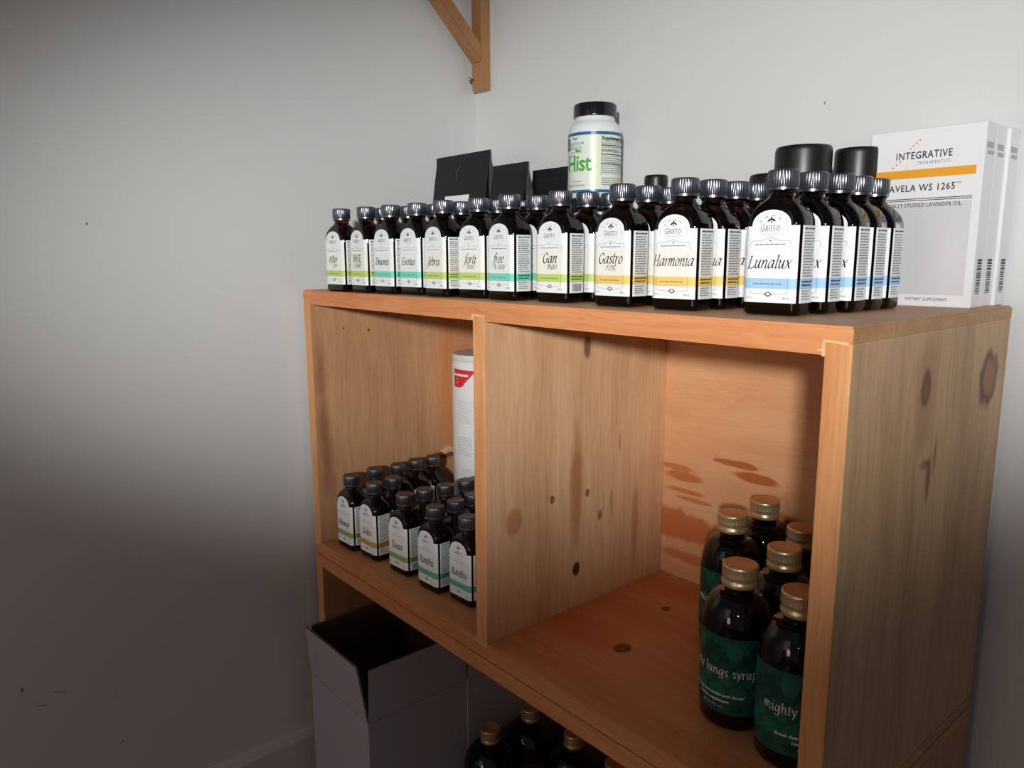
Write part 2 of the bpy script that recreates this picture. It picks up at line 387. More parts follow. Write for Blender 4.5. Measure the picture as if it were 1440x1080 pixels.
floorb_m = wood('crate bottom board', (188, 116, 68), (222, 156, 104), 0, along=5, spots=(
    ((.498, .101, None), (.0095, .0105, None), (66, 34, 24), .2, .95), ((.498, .101, None), (.004, .004, None), (110, 66, 46), .3, .7),
    ((.473, .207, None), (.0055, .0065, None), (96, 52, 34), .25, .9),
    ((.44, .10, None), (.05, .030, None), (196, 104, 54), .5, .6), ((.43, .25, None), (.05, .02, None), (200, 112, 60), .4, .55)))
ST = (176, 92, 46)
back_m = wood('crate plywood back', (208, 150, 106), (230, 178, 134), 0, along=9, fine=420, spots=(
    ((.505, None, -.196), (.030, None, .0042), ST, .2, .9), ((.530, None, -.208), (.030, None, .0062), ST, .2, .9),
    ((.420, None, -.217), (.026, None, .0042), (190, 104, 54), .25, .75), ((.430, None, -.227), (.026, None, .0058), (186, 98, 50), .25, .8),
    ((.432, None, -.2455), (.028, None, .0030), (190, 104, 54), .25, .75), ((.446, None, -.2545), (.026, None, .0028), (190, 104, 54), .25, .7),
    ((.42, None, -.291), (.075, None, .020), (196, 104, 52), .2, .85), ((.45, None, -.331), (.05, None, .007), (192, 106, 56), .3, .7),
    ((.56, None, -.245), (.03, None, .006), (190, 104, 54), .3, .7), ((.60, None, -.268), (.04, None, .006), (190, 104, 54), .3, .7)))
raw_m = mat('raw pine', (232, 190, 142), rough=0.7, var=0.08, vscale=120)

def crate(name, label, z_top, z_floor, z_bot, mats, divided=True):
    c = empty(name, (0, 0, 0), label, 'crate', 'pine crates stacked one on the other')
    tz = z_top-T
    # top board, rabbeted over the side panels
    half = z_top-0.0105
    bm = extrude_poly('top_board', [(0.0, half), (TX, half), (TX, tz), (W-TX, tz), (W-TX, half), (W, half), (W, z_top), (0.0, z_top)], 1, 0.0, D)
    bmesh.ops.bevel(bm, geom=[e for e in bm.edges if all(v.co.z > z_top-1e-5 for v in e.verts)], offset=0.0014, segments=2, affect='EDGES')
    me = bm_mesh('top_board', bm)
    for m in (mats['top'], mats['edge'], mats['end']): me.materials.append(m)
    for p in me.polygons:
        if p.normal.y < -0.7: p.material_index = 1
        elif abs(p.normal.x) > 0.7 and p.center.z > half-1e-4: p.material_index = 2
    obj('top_board', me, None, c)
    for x0, x1, mm, nm in ((0.0, TX, mats['left'], 'side_panel'), (W-TX, W, mats['side'], 'side_panel')):
        me = bm_mesh('side_panel', box_bm(x0, x1, 0.0, D, z_bot+0.0105 if z_bot > ZF+0.05 else z_bot, half, 0.0012))
        me.materials.append(mm); me.materials.append(mats['edgev'])
        for p in me.polygons:
            if p.normal.y < -0.7: p.material_index = 1
        obj(nm, me, None, c)
    if divided:
        me = bm_mesh('divider', box_bm(XD, XD+TX, -0.0006, D-0.006, z_floor-0.0035, tz+0.0055, 0.0010))
        me.materials.append(mats['div']); me.materials.append(mats['edgev'])
        for p in me.polygons:
            if p.normal.y < -0.7: p.material_index = 1
        obj('divider', me, None, c)
    me = bm_mesh('bottom_board', extrude_poly('bottom_board', [(0.0, z_bot), (W, z_bot), (W, z_bot+0.0104), (W-TX, z_bot+0.0104), (W-TX, z_floor), (TX, z_floor), (TX, z_bot+0.0104), (0.0, z_bot+0.0104)], 1, 0.0, D))
    for m in (mats['floor'], mats['edge'], mats['end']): me.materials.append(m)
    for p in me.polygons:
        if p.normal.y < -0.7: p.material_index = 1
        elif abs(p.normal.x) > 0.7: p.material_index = 2
    obj('bottom_board', me, None, c)
    box('back_panel', TX, W-TX, D-0.006, D, z_floor, tz, mats['back'], c, 0)
    return c
M1 = dict(top=top_m, edge=edge_m, end=endg_m, edgev=edgev_m, left=left_m, side=side_m, div=div_m, floor=floorb_m, back=back_m)
up = crate('wooden_crate', 'upper pine crate with open front, two bays and a knotty side panel', 0.0, -H, -0.378, M1)
lowm = wood('lower crate wood', (164, 112, 72), (200, 148, 102), 2)
lowh = wood('lower crate boards', (160, 104, 64), (198, 142, 94), 0)
M2 = dict(top=lowh, edge=edge_m, end=endg_m, edgev=edgev_m, left=lowm, side=lowm, div=lowm, floor=lowh, back=lowh)
crate('wooden_crate', 'lower pine crate on the floor holding white cartons and large dark bottles', -0.3785, -0.771, ZF, M2, False)
# pale chipped rims where the uprights are let into the boards
def chip(pts2, y=-0.0012, th=0.0009):
    V = [(x, y, z) for x, z in pts2]+[(x, y+th, z) for x, z in pts2]; n = len(pts2)
    F = [tuple(range(n))[::-1], tuple(range(n, 2*n))]+[(i, (i+1) % n, n+(i+1) % n, n+i) for i in range(n)]
    obj('chipped_edge', mesh('chipped_edge', V, F), raw_m, up)
chip([(W-TX-.0005, -.0088), (W-.002, -.0097), (W-.0015, -.0118), (W-TX+.0008, -.0105), (W-TX+.0010, -.0195), (W-TX-.0008, -.020), (W-TX-.0016, -.0165), (W-TX-.0044, -.0165), (W-TX-.0042, -.0153), (W-TX-.0014, -.0150)])
chip([(XD-.0004, -.0125), (XD+TX+.0004, -.0130), (XD+TX+.0003, -.0148), (XD+.0006, -.0142), (XD+.0004, -.0185), (XD-.0014, -.0178)])
chip([(XD-.0012, -H-.0026), (XD+TX+.0002, -H-.0038), (XD+TX+.0012, -H+.0006), (XD+TX-.0002, -H+.0006), (XD+TX-.0008, -H-.0026), (XD+.0002, -H-.0016), (XD-.0002, -H+.0022), (XD-.0012, -H+.0020)])
# splintered bit of wood on the left panel near the back corner
rnd = random.Random(3)
V = []; n = 14
for k, (dx, sc) in enumerate(((0.0, 1.0), (0.005, 0.8))):
    for i in range(n):
        a = 2*PI*i/n; j = 0.7+0.5*rnd.random()
        V.append((TX+dx-0.0005, 0.226+0.016*math.cos(a)*j*sc, -0.2615+0.0065*math.sin(a)*j*sc))
F = [tuple(range(n)), tuple(range(n, 2*n))]+[(i, (i+1) % n, n+(i+1) % n, n+i) for i in range(n)]
obj('splinter', mesh('splinter', V, F), raw_m, up)

# ================================================================== TINCTURE BOTTLES
BA, BB, BR = 0.022, 0.014, 0.007
def ring(a, b, r, z, n=6):
    r = min(r, a, b); pts = []
    for cx, cy, a0 in ((a-r, b-r, 0), (-(a-r), b-r, 90), (-(a-r), -(b-r), 180), (a-r, -(b-r), 270)):
        for k in range(n+1):
            t = math.radians(a0+90*k/n); pts.append((cx+r*math.cos(t), cy+r*math.sin(t), z))
    return pts
def loft(name, rings, smooth=True):
    n = len(rings[0]); V = [p for r in rings for p in r]; F = []
    for k in range(len(rings)-1):
        for i in range(n):
            j = (i+1) % n; F.append((k*n+i, k*n+j, (k+1)*n+j, (k+1)*n+i))
    F.append(tuple(range(n-1, -1, -1))); F.append(tuple((len(rings)-1)*n+i for i in range(n)))
    return autosmooth(mesh(name, V, F), 50)
glass_m = mat('amber glass', (150, 72, 20), rough=0.02, trans=1.0, ior=1.5)
liquid_m = mat('dark tincture', (10, 5, 3), rough=0.1, spec=0.1)
cap_m = mat('black ribbed cap', (118, 121, 130), rough=0.26, metal=0.92)
captop_m = mat('black cap top', (70, 66, 64), rough=0.45)
paper_m = mat('label paper', (232, 238, 239), rough=0.55, spec=0.25)
ink_m = mat('black ink', (38, 40, 44), rough=0.6)
grey_ink = mat('grey ink', (120, 124, 130), rough=0.6)
lt_ink = mat('pale grey ink', (176, 180, 184), rough=0.6)
body_me = loft('glass_body', [ring(.0185, .0105, .005, 0), ring(.0205, .0126, .006, .0008), ring(.0216, .0136, .0066, .0024), ring(BA, BB, BR, .0048), ring(BA, BB, BR, .0655),
    ring(.0217, .0140, .007, .0685), ring(.0208, .0139, .007, .0716), ring(.0194, .0138, .007, .0745), ring(.0174, .0135, .0075, .0775), ring(.0150, .0127, .0085, .0805),
    ring(.0124, .0114, .0098, .0832), ring(.0102, .0102, .0102, .0852), ring(.0092, .0092, .0092, .0866), ring(.0090, .0090, .0090, .0885), ring(.0098, .0098, .0098, .0892), ring(.0098, .0098, .0098, .0902), ring(.0088, .0088, .0088, .0906)])
liq_me = loft('liquid', [ring(.0170, .0092, .005, .0035), ring(.0198, .0118, .006, .006), ring(.0198, .0118, .006, .066), ring(.0190, .0117, .006, .0705), ring(.0170, .0114, .006, .0745), ring(.0142, .0106, .006, .0778)])
def cap_mesh():
    n = 216; V = []; F = []; MI = []
    R0, R1 = 0.01125, 0.01085
    def rg(z, ribs, rr=R0):
        q = lambda i: rr-((R0-R1)*(0.5-0.5*math.cos(2*PI*i/6)) if ribs else 0)
        return [(q(i)*math.cos(2*PI*i/n), q(i)*math.sin(2*PI*i/n), z) for i in range(n)]
    rs = [rg(.0906, False, .0100), rg(.0906, False, .0111), rg(.0924, False, .0111), rg(.0928, False, .0106), rg(.0934, True), rg(.1036, True), rg(.1044, False, .0108), rg(.1050, False, .0100), rg(.1050, False, .0090), rg(.1046, False, .0086)]
    V = [p for r in rs for p in r]
    for k in range(len(rs)-1):
        for i in range(n):
            j = (i+1) % n; F.append((k*n+i, k*n+j, (k+1)*n+j, (k+1)*n+i)); MI.append(0 if k < 7 else 1)
    F.append(tuple(range(n-1, -1, -1))); MI.append(0)
    F.append(tuple((len(rs)-1)*n+i for i in range(n))); MI.append(1)
    me = mesh('cap', V, F, False, MI); me.materials.append(cap_m); me.materials.append(captop_m)
    return autosmooth(me, 45)
cap_me = cap_mesh()
body_me.materials.append(glass_m); liq_me.materials.append(liquid_m)

def L(s, z, off=0.0003):
    """point on the flat wrapped surface of the bottle: s along the girth from the middle of the front"""
    sg = 1 if s >= 0 else -1; s = abs(s); q = PI/2*BR; e = BA-BR; d = BB-BR
    if s <= e: x, y = s, -(BB+off)
    elif s <= e+q:
        t = (s-e)/BR; x, y = e+(BR+off)*math.sin(t), -d-(BR+off)*math.cos(t)
    elif s <= e+q+2*d: x, y = BA+off, -d+(s-e-q)
    else:
        t = min((s-e-q-2*d)/BR, PI/2); x, y = e+(BR+off)*math.cos(t), d+(BR+off)*math.sin(t)
    return (sg*x, y, z)
BZ = (.0095, .0196, .0272, .049, .065)
COLS = {'lime': (186, 214, 112), 'teal': (120, 214, 188), 'yellow': (232, 200, 110), 'blue': (160, 202, 238), 'olive': (150, 178, 104), 'ochre': (206, 158, 92), 'sea': (106, 182, 160)}
def mixc(c, k): return tuple(int(238*(1-k)+x*k) for x in c)
def label_mesh(name, s0, s1, colour, arch):
    ss = set([s0, s1]); k = s0
    while k < s1: ss.add(round(k, 5)); k += 0.0015
    if arch:
        for i in range(33): ss.add(-0.0150*math.cos(PI*i/32))
    ss = sorted(x for x in ss if s0 <= x <= s1)
    V = []; F = []; MI = []
    def top(s):
        if arch and abs(s) < 0.0150: return .065+0.0113*math.sqrt(max(0, 1-(s/0.0150)**2))**0.9
        return .065
    rows = [lambda s, z=z: z for z in BZ[:4]]+[lambda s: .0649, top]
    mids = (0, 1, 2, 0, 0)
    for f in rows:
        for s in ss: V.append(L(s, f(s), 0.00035))
    n = len(ss)
    for r in range(5):
        for i in range(n-1):
            if r == 4 and not (arch and abs(ss[i]) <= .0151 and abs(ss[i+1]) <= .0151): continue
            F.append((r*n+i, r*n+i+1, (r+1)*n+i+1, (r+1)*n+i)); MI.append(mids[r])
    me = mesh(name, V, F, False, MI)
    me.materials.append(paper_m); me.materials.append(mat('band '+colour, COLS[colour], rough=0.55, spec=0.25)); me.materials.append(mat('tint '+colour, mixc(COLS[colour], .09), rough=0.55, spec=0.25))
    return me
LM = {}
for c in COLS: LM[c] = (label_mesh('front_label', -0.030, 0.0209, c, True), label_mesh('side_label', 0.0232, 0.0420, c, False))

def common_print():
    P = []; Gy = []; Lt = []
    arc = [(-.0126*math.cos(PI*i/16), .0652+.0088*math.sin(PI*i/16)) for i in range(17)]
    Lt += line2([(-.0126, .060)]+arc+[(.0126, .060)], .00022)
    Gy += line2([(-.0090*math.cos(PI*i/10), .0655+.0066*math.sin(PI*i/10)) for i in range(1, 10)], .0005)[::2]
    # little sprig emblem
    for rx, ry, px, pz, rot in ((.0016, .0007, -.0014, .0692, .5), (.0016, .0007, .0014, .0692, -.5), (.0006, .0014, 0, .0702, 0), (.0005, .001, 0, .0677, 0), (.0010, .0005, -.0022, .0684, .2), (.0010, .0005, .0022, .0684, -.2)):
        P.append(ell(px, pz, rx, ry, 8, rot))
    q, _ = nib_text('G', .0031, 0, .95, .085, .04); P += shift(q, -.0062, .0612)
    q, _ = nib_text('RIFFO', .0025, 0, 1.0, .085, .045, space=.18); P += shift(q, .0014, .0612)
    Lt += [rect(-.008+i*.0018, -.008+i*.0018+.0009, .0590, .0594) for i in range(10)]
    crown = [(-.0155, .0500), (-.0155, .0530), (-.0145, .0542), (-.008, .0543), (-.004, .0552), (0, .0568), (.004, .0552), (.008, .0543), (.0145, .0542), (.0155, .0530), (.0155, .0500)]
    Gy += line2(crown, .00024)
    P.append(ell(0, .0545, .0007, .0006, 6))
    Gy += fine_rows(-.0118, .0118, .0517, .0512, .01, .0007, 5, 0.0)
    P += line2([(-.0185, .0490), (.0175, .0490)], .00030)
    P += line2([(-.0205, .0272), (.0205, .0272)], .00026)
    fr = [(-.0148, .0272), (-.0148, .0172), (-.0138, .0162), (-.006, .0158), (-.003, .0150), (0, .0138), (.003, .0150), (.006, .0158), (.0138, .0162), (.0148, .0172), (.0148, .0272)]
    Gy += line2(fr, .00022)
    P += line2([(-.0026, .0158), (0, .0174), (.0026, .0158), (0, .0142), (-.0026, .0158)], .0006)
    P.append(ell(-.0024, .0158, .0007, .0005, 6)); P.append(ell(.0024, .0158, .0007, .0005, 6))
    Gy += fine_rows(-.0118, .0118, .0232, .0228, .01, .0008, 9, 0.1)
    P += shift(font_quads('80 mL', .0021, 'CENTER'), .0142, .0122)
    P += shift(font_quads('2.7 fl oz', .0016, 'CENTER'), -.0150, .0124)
    return P, Gy, Lt
CP = common_print()
def side_print(barcode):
    s0, s1 = .0250, .0400; P = []; Gy = []
    P += fine_rows(s0, s1, .0626, .0620, .01, .0011, 2, 0)
    Gy += fine_rows(s0, s1, .0598, .0290, .00205, .0009, 12, .2)
    P += fine_rows(s0, s1, .0250, .0215, .0026, .0011, 21, .1)
    if barcode:
        rnd = random.Random(4); x = s0+.0015
        while x < s1-.002:
            wd = rnd.choice((.0004, .0007, .0011)); P.append(rect(x, x+wd, .0112, .0180)); x += wd+rnd.choice((.0004, .0006, .0009))
    else: Gy += fine_rows(s0, s1, .0182, .0110, .0019, .0008, 33, .35)
    return print_mesh('lettering', [(P, ink_m, .0006), (Gy, grey_ink, .0006)], L)
SP = {True: side_print(True), False: side_print(False)}
def front_print(lines):
    P = list(CP[0]); extra = []
    for txt, xh, dx, z, sl, wid, grey, nib in lines:
        q, wd = nib_text(txt, xh, sl, wid, nib, .035)
        (extra if grey else P).extend(shift(q, dx, z))
    return print_mesh('lettering', [(P, ink_m, .0006), (list(CP[1])+extra, grey_ink, .0006), (CP[2], lt_ink, .0006)], L)
S_ = .22
PROD = {  # colour, print lines, barcode
 'after': ('lime', [('After', .0056, -.001, .0375, S_, 1.0, 0, .09), ('free', .0036, .003, .0315, S_, 1.0, 1, .08)], False),
 'base': ('lime', [('BASE', .0062, 0, .0380, 0, .95, 0, .09), ('CAMP', .0040, 0, .0305, 0, 1.25, 0, .06)], True),
 'dra': ('teal', [('Dnuonis', .0058, 0, .0345, S_, .86, 0, .09)], False),
 'evo': ('teal', [('Evotus', .0058, 0, .0345, S_, 1.0, 0, .09)], False),
 'feb': ('lime', [('febris', .0060, 0, .0345, S_, 1.02, 0, .09)], False),
 'forti': ('lime', [('forti', .0062, .001, .0370, S_, 1.02, 0, .09), ('fend', .0040, .001, .0312, S_, 1.0, 1, .07)], False),
 'free': ('teal', [('free', .0062, -.001, .0375, S_, 1.05, 0, .09), ('& easy', .0042, .001, .0316, S_, .95, 1, .08)], False),
 'gan': ('lime', [('Gan', .0066, .000, .0375, S_, 1.05, 0, .09), ('mao', .0042, .003, .0318, S_, 1.05, 1, .08)], True),
 'gastro': ('yellow', [('Gastro', .0062, 0, .0375, S_, 1.02, 0, .09), ('rest', .0042, .001, .0316, S_, 1.1, 1, .09)], False),
 'harm': ('yellow', [('Harmonia', .0060, 0, .0358, S_, .94, 0, .085)], False),
 'luna': ('blue', [('Lunalux', .0060, -.0004, .0345, S_, 1.02, 0, .085)], False),
 'ras': ('olive', [('Rhounai', .0056, 0, .0345, S_, .84, 0, .10)], True),
 'solis': ('ochre', [('Solis', .0062, 0, .0345, S_, 1.05, 0, .10)], False),
 'tus': ('olive', [('Tussis', .0060, 0, .0345, S_, 1.0, 0, .10)], True),
 'xan': ('sea', [('Xanthii', .0060, 0, .0345, S_, .95, 0, .10)], False),
}
FP = {}
def tincture(prod, x, y, z, psi, label, group):
    colour, lines, bc = PROD[prod]
    if prod not in FP: FP[prod] = front_print(lines)
    b = empty('tincture_bottle', (x, y, z), label, 'bottle', group, math.radians(psi))
    g = obj('glass_body', body_me, None, b); obj('liquid', liq_me, None, g)
    obj('cap', cap_me, None, b)
    fl = obj('front_label', LM[colour][0], None, b); fl['label'] = 'white label with %s band' % {'lime': 'lime green', 'teal': 'mint', 'yellow': 'yellow', 'blue': 'light blue', 'olive': 'olive green', 'ochre': 'tan', 'sea': 'sea green'}[colour]
    obj('lettering', FP[prod], None, fl)
    sl = obj('side_label', LM[colour][1], None, b); obj('lettering', SP[bc], None, sl)
    return b
GT = 'small amber tincture bottles on top of the crate'
ORD = ['front', 'second', 'third', 'fourth', 'rearmost']
CN = {'lime': 'lime-green', 'teal': 'mint', 'yellow': 'yellow', 'blue': 'light-blue'}
TOP = [
 ('after', 'leftmost column', [(.085, .018, 6)]),
 ('base', 'second column from left', [(.137, .024, 0), (.128, .0545, 1)]),
 ('dra', 'third column from left', [(.1845, .030, 3), (.178, .060, 0)]),
 ('evo', 'fourth column from left', [(.231, .037, 3), (.2255, .0675, 0)]),
 ('feb', 'fifth column from left', [(.285, .035, 0), (.279, .0650, -2), (.268, .0950, 1)]),
 ('forti', 'sixth column from left', [(.334, .046, 6), (.329, .0775, 2), (.331, .1085, 0)]),
 ('free', 'seventh column from left', [(.388, .043, 0), (.395, .0745, 1)]),
 ('gan', 'eighth column from left', [(.450, .054, 2), (.457, .0840, 1), (.462, .1135, 0)]),
 ('gastro', 'ninth column from left', [(.531, .050, 0), (.535, .0800, -1), (.534, .1115, 0)]),
 ('harm', 'tenth column from left', [(.596, .051, 3), (.602, .0810, 1), (.6045, .1105, 1), (.6065, .1400, 0)]),
 ('luna', 'rightmost column', [(.677, .059, 3), (.6825, .0915, 2), (.6885, .1215, 1), (.6890, .1505, 0), (.6895, .1800, 0)]),
]
for prod, colname, spots_ in TOP:
    cn = CN[PROD[prod][0]]
    for k, (x, y, a) in enumerate(spots_):
        if len(spots_) == 1: lab = 'amber bottle with %s label band, alone at the left end of the row' % cn
        else:
            o_ = ORD[4] if k == len(spots_)-1 and k > 1 else ORD[k]
            lab = 'amber bottle with %s label band, %s in the %s on top' % (cn, o_, colname)
        tincture(prod, x, y, 0.0, a, lab, GT)
GL2 = 'small amber tincture bottles in the left bay'
LOW = [
 ('ras', 'olive-green', 'leftmost column', [(.062, .029, 2), (.054, .071, 0), (.058, .108, 2), (.054, .141, 0), (.055, .172, 0)]),
 ('solis', 'tan', 'second column', [(.114, .035, 2), (.110, .067, 0)]),
 ('tus', 'olive-green', 'third column', [(.183, .039, 3), (.182, .070, 0), (.185, .102, 0), (.187, .135, 0)]),
 ('xan', 'sea-green', 'fourth column', [(.249, .040, 2), (.247, .073, 0), (.241, .105, 0)]),
 ('xan', 'sea-green', 'column against the divider', [(.304, .048, 2), (.302, .0785, 0)]),
]
for prod, cn, colname, spots_ in LOW:
    for k, (x, y, a) in enumerate(spots_):
        o_ = ORD[4] if k == len(spots_)-1 and k > 1 else ORD[k]
        tincture(prod, x, y, -H, a, 'amber bottle with %s label band, %s in left bay %s' % (cn, o_, colname), GL2)

# ================================================================== SYRUP BOTTLES
brown_m = mat('dark amber glass', (104, 40, 14), rough=0.02, trans=1.0, ior=1.5)
syrup_m = mat('dark syrup', (8, 4, 4), rough=0.1, spec=0.1)
brass_m = mat('brass lid', (214, 192, 150), rough=0.34, metal=0.75)
brasst_m = mat('brass lid top', (206, 152, 100), rough=0.45, metal=0.25, bump=0.1, bscale=400)
green_m = mat('green label', (22, 84, 72), rough=0.45, spec=0.3)
leaf_m = mat('label leaf print', (34, 104, 86), rough=0.45, spec=0.3)
leafd_m = mat('label dark leaf print', (18, 66, 58), rough=0.45, spec=0.3)
cream_ink = mat('cream ink', (216, 222, 206), rough=0.5)
def syrup_bottle_meshes(R, hs, hn, hc, rn, rc):
    """R radius, hs shoulder start, hn neck height, hc total height"""
    prof = [(0.0, .0015), (R*.80, .0015), (R*.90, 0), (R*.97, .0016), (R, .005), (R, hs)]
    for k in range(1, 9):
        t = k/8*PI/2; prof.append((rn+(R-rn)*math.cos(t)**0.8 if k < 8 else rn, hs+(hn-hs)*(math.sin(t)**1.15)))
    prof += [(rn, hn+.003), (rn+.0012, hn+.0036), (rn+.0012, hn+.0056), (rn-.0008, hn+.0062)]
    g = autosmooth(lathe('glass_body', prof, 64), 55); g.materials.append(brown_m)
    q = autosmooth(lathe('liquid', [(0, .004), (R*.9, .004), (R*.93, .008), (R*.93, hs+.004), (R*.86, hs+(hn-hs)*.45), (R*.70, hs+(hn-hs)*.62), (0, hs+(hn-hs)*.62)], 48), 55); q.materials.append(syrup_m)
    n = 160; zb = hn+.0058; ht = hc-zb; rs = []
    def rg(z, r, kn=False): return [((r-(.0004 if kn and i % 4 < 2 else 0))*math.cos(2*PI*i/n), (r-(.0004 if kn and i % 4 < 2 else 0))*math.sin(2*PI*i/n), z) for i in range(n)]
    for z, r, kn in ((0, rc*.92, 0), (0, rc*.99, 0), (.10, rc*1.015, 0), (.22, rc*.985, 0), (.27, rc*.955, 0), (.40, rc*.955, 0), (.46, rc*.985, 0), (.52, rc*.99, 1), (.82, rc*.985, 1), (.86, rc*.985, 0), (.95, rc*.975, 0), (.985, rc*.945, 0), (1.0, rc*.90, 0), (.985, rc*.86, 0)):
        rs.append(rg(zb+ht*z, r, kn))
    V = [p for r in rs for p in r]; F = []; MI = []
    for k in range(len(rs)-1):
        for i in range(n):
            j = (i+1) % n; F.append((k*n+i, k*n+j, (k+1)*n+j, (k+1)*n+i)); MI.append(0 if k < 11 else 1)
    F.append(tuple(range(n-1, -1, -1))); MI.append(0); F.append(tuple((len(rs)-1)*n+i for i in range(n))); MI.append(1)
    lid = mesh('lid', V, F, False, MI); lid.materials.append(brass_m); lid.materials.append(brasst_m); autosmooth(lid, 35)
    return g, q, lid
SR = 0.0303
SB = syrup_bottle_meshes(SR, .086, .117, .1415, .0125, .0155)
def cyl_map(R):
    def f(s, z, off=0.0003):
        a = s/R; return ((R+off)*math.sin(a), -(R+off)*math.cos(a), z)
    return f
def cyl_label(name, R, s0, s1, z0, z1, off=.0003, m=None, n=48):
    f = cyl_map(R); V = []; F = []
    for i in range(n+1):
        s = s0+(s1-s0)*i/n; V += [f(s, z0, off), f(s, z1, off)]
    for i in range(n): F.append((2*i, 2*i+2, 2*i+3, 2*i+1))
    me = mesh(name, V, F, True)
    if m: me.materials.append(m)
    return me
def sub_poly(p): return p
syr_label = cyl_label('label', SR, -.062, .062, .0150, .0850, .0003, green_m)
def clip_cols(x0, x1, z0f, z1f, n=10):
    out = []
    for i in range(n):
        a = x0+(x1-x0)*i/n; b = x0+(x1-x0)*(i+1)/n
        out.append([(a, z0f(a)), (b, z0f(b)), (b, z1f(b)), (a, z1f(a))])
    return out
def syrup_print():
    A = []; B = []; C = []
    def blob(cx, cz, rx, rz, dst):
        n = 12
        for i in range(n):
            a = cx-rx+2*rx*i/n; b = cx-rx+2*rx*(i+1)/n
            ha = rz*math.sqrt(max(0, 1-((a-cx)/rx)**2)); hb = rz*math.sqrt(max(0, 1-((b-cx)/rx)**2))
            dst.append([(a, cz-ha), (b, cz-hb), (b, cz+hb), (a, cz+ha)])
    for k in range(-3, 4):
        x = k*.018
        blob(x, .073, .0068, .0080, A if k % 2 else B); blob(x+.009, .066, .0055, .006, B)
        blob(x+.004, .036, .0075, .0060, A); blob(x-.005, .046, .004, .005, A)
        A += line2(cr([(x-.012, .028), (x-.004, .032), (x+.004, .041), (x+.010, .047)]), .0022)
        B += line2(cr([(x-.010, .062), (x, .058), (x+.009, .066)]), .0016)
        blob(x+.002, .022, .006, .004, B)
    A += [rect(x*.004-.06, x*.004-.0575, .0775, .0815) for x in range(30)][::3]
    q, wd = nib_text('mighty lungs syrup', .0056, 0, 1.02, .085, .03, ang=8, space=.10)
    C += shift(q, 0, .0500)
    C += shift(font_quads('Breath deep and soothe your throat*', .0036, 'CENTER', 1.02, 1, .18, .00016), 0, .0310)
    C += shift(font_quads('Herbal supplement', .0036, 'CENTER', 1.05, 1, 0, .00016), 0, .0258)
    C += shift(font_quads('8 fl oz (237 mL)', .0029, 'CENTER', 1.05), 0, .0205)
    return print_mesh('lettering', [(B, leafd_m, .0004), (A, leaf_m, .0005), (C, cream_ink, .0007)], cyl_map(SR))
syr_print = syrup_print()
def syrup(x, y, ang, label):
    b = empty('syrup_bottle', (x, y, -H), label, 'bottle', 'round syrup bottles in the right bay', math.radians(ang))
    g = obj('glass_body', SB[0], None, b); obj('liquid', SB[1], None, g)
    lid = obj('lid', SB[2], None, b); lid['label'] = 'brass-coloured screw lid'
    l = obj('label', syr_label, None, b); obj('lettering', syr_print, None, l)
    return b
syrup(.638, .091, -4, 'dark round bottle with green label, front left in the right bay')
syrup(.560, .200, 34, 'dark round bottle with green label behind the front left bottle of the right bay')
syrup(.5595, .2625, 10, 'dark round bottle at the very back of the right bay, against the plywood')
syrup(.629, .2150, 20, 'dark round bottle at the back right, half hidden behind the right side panel')
syrup(.644, .1535, 15, 'dark round bottle in the middle between the front pair and the back bottles')
syrup(.7000, .0800, 54, 'dark round bottle with green label at the front, beside the right side panel')

# large bottles in the lower crate
BR16 = syrup_bottle_meshes(.0370, .115, .146, .1700, .0125, .0140)
darkl = cyl_label('label', .0370, -.075, .075, .020, .105, .0003, mat('dark plum label', (44, 34, 40), rough=0.5))
for i, (x, y, lab) in enumerate(((.236, .134, 'large dark bottle in the lower crate, nearest the white carton, standing in front'), (.236, .209, 'large dark bottle in the lower crate, behind the front one beside the carton'),
        (.3195, .214, 'large dark bottle in the lower crate, second from the right under the shelf edge'), (.3985, .2105, 'large dark bottle in the lower crate, rightmost one under the shelf edge'))):
    b = empty('large_bottle', (x, y, -.771), lab, 'bottle', 'large dark bottles in the lower crate', 0.3*i)
    g = obj('glass_body', BR16[0], None, b); obj('liquid', BR16[1], None, g); obj('lid', BR16[2], None, b); obj('label', darkl, None, b)

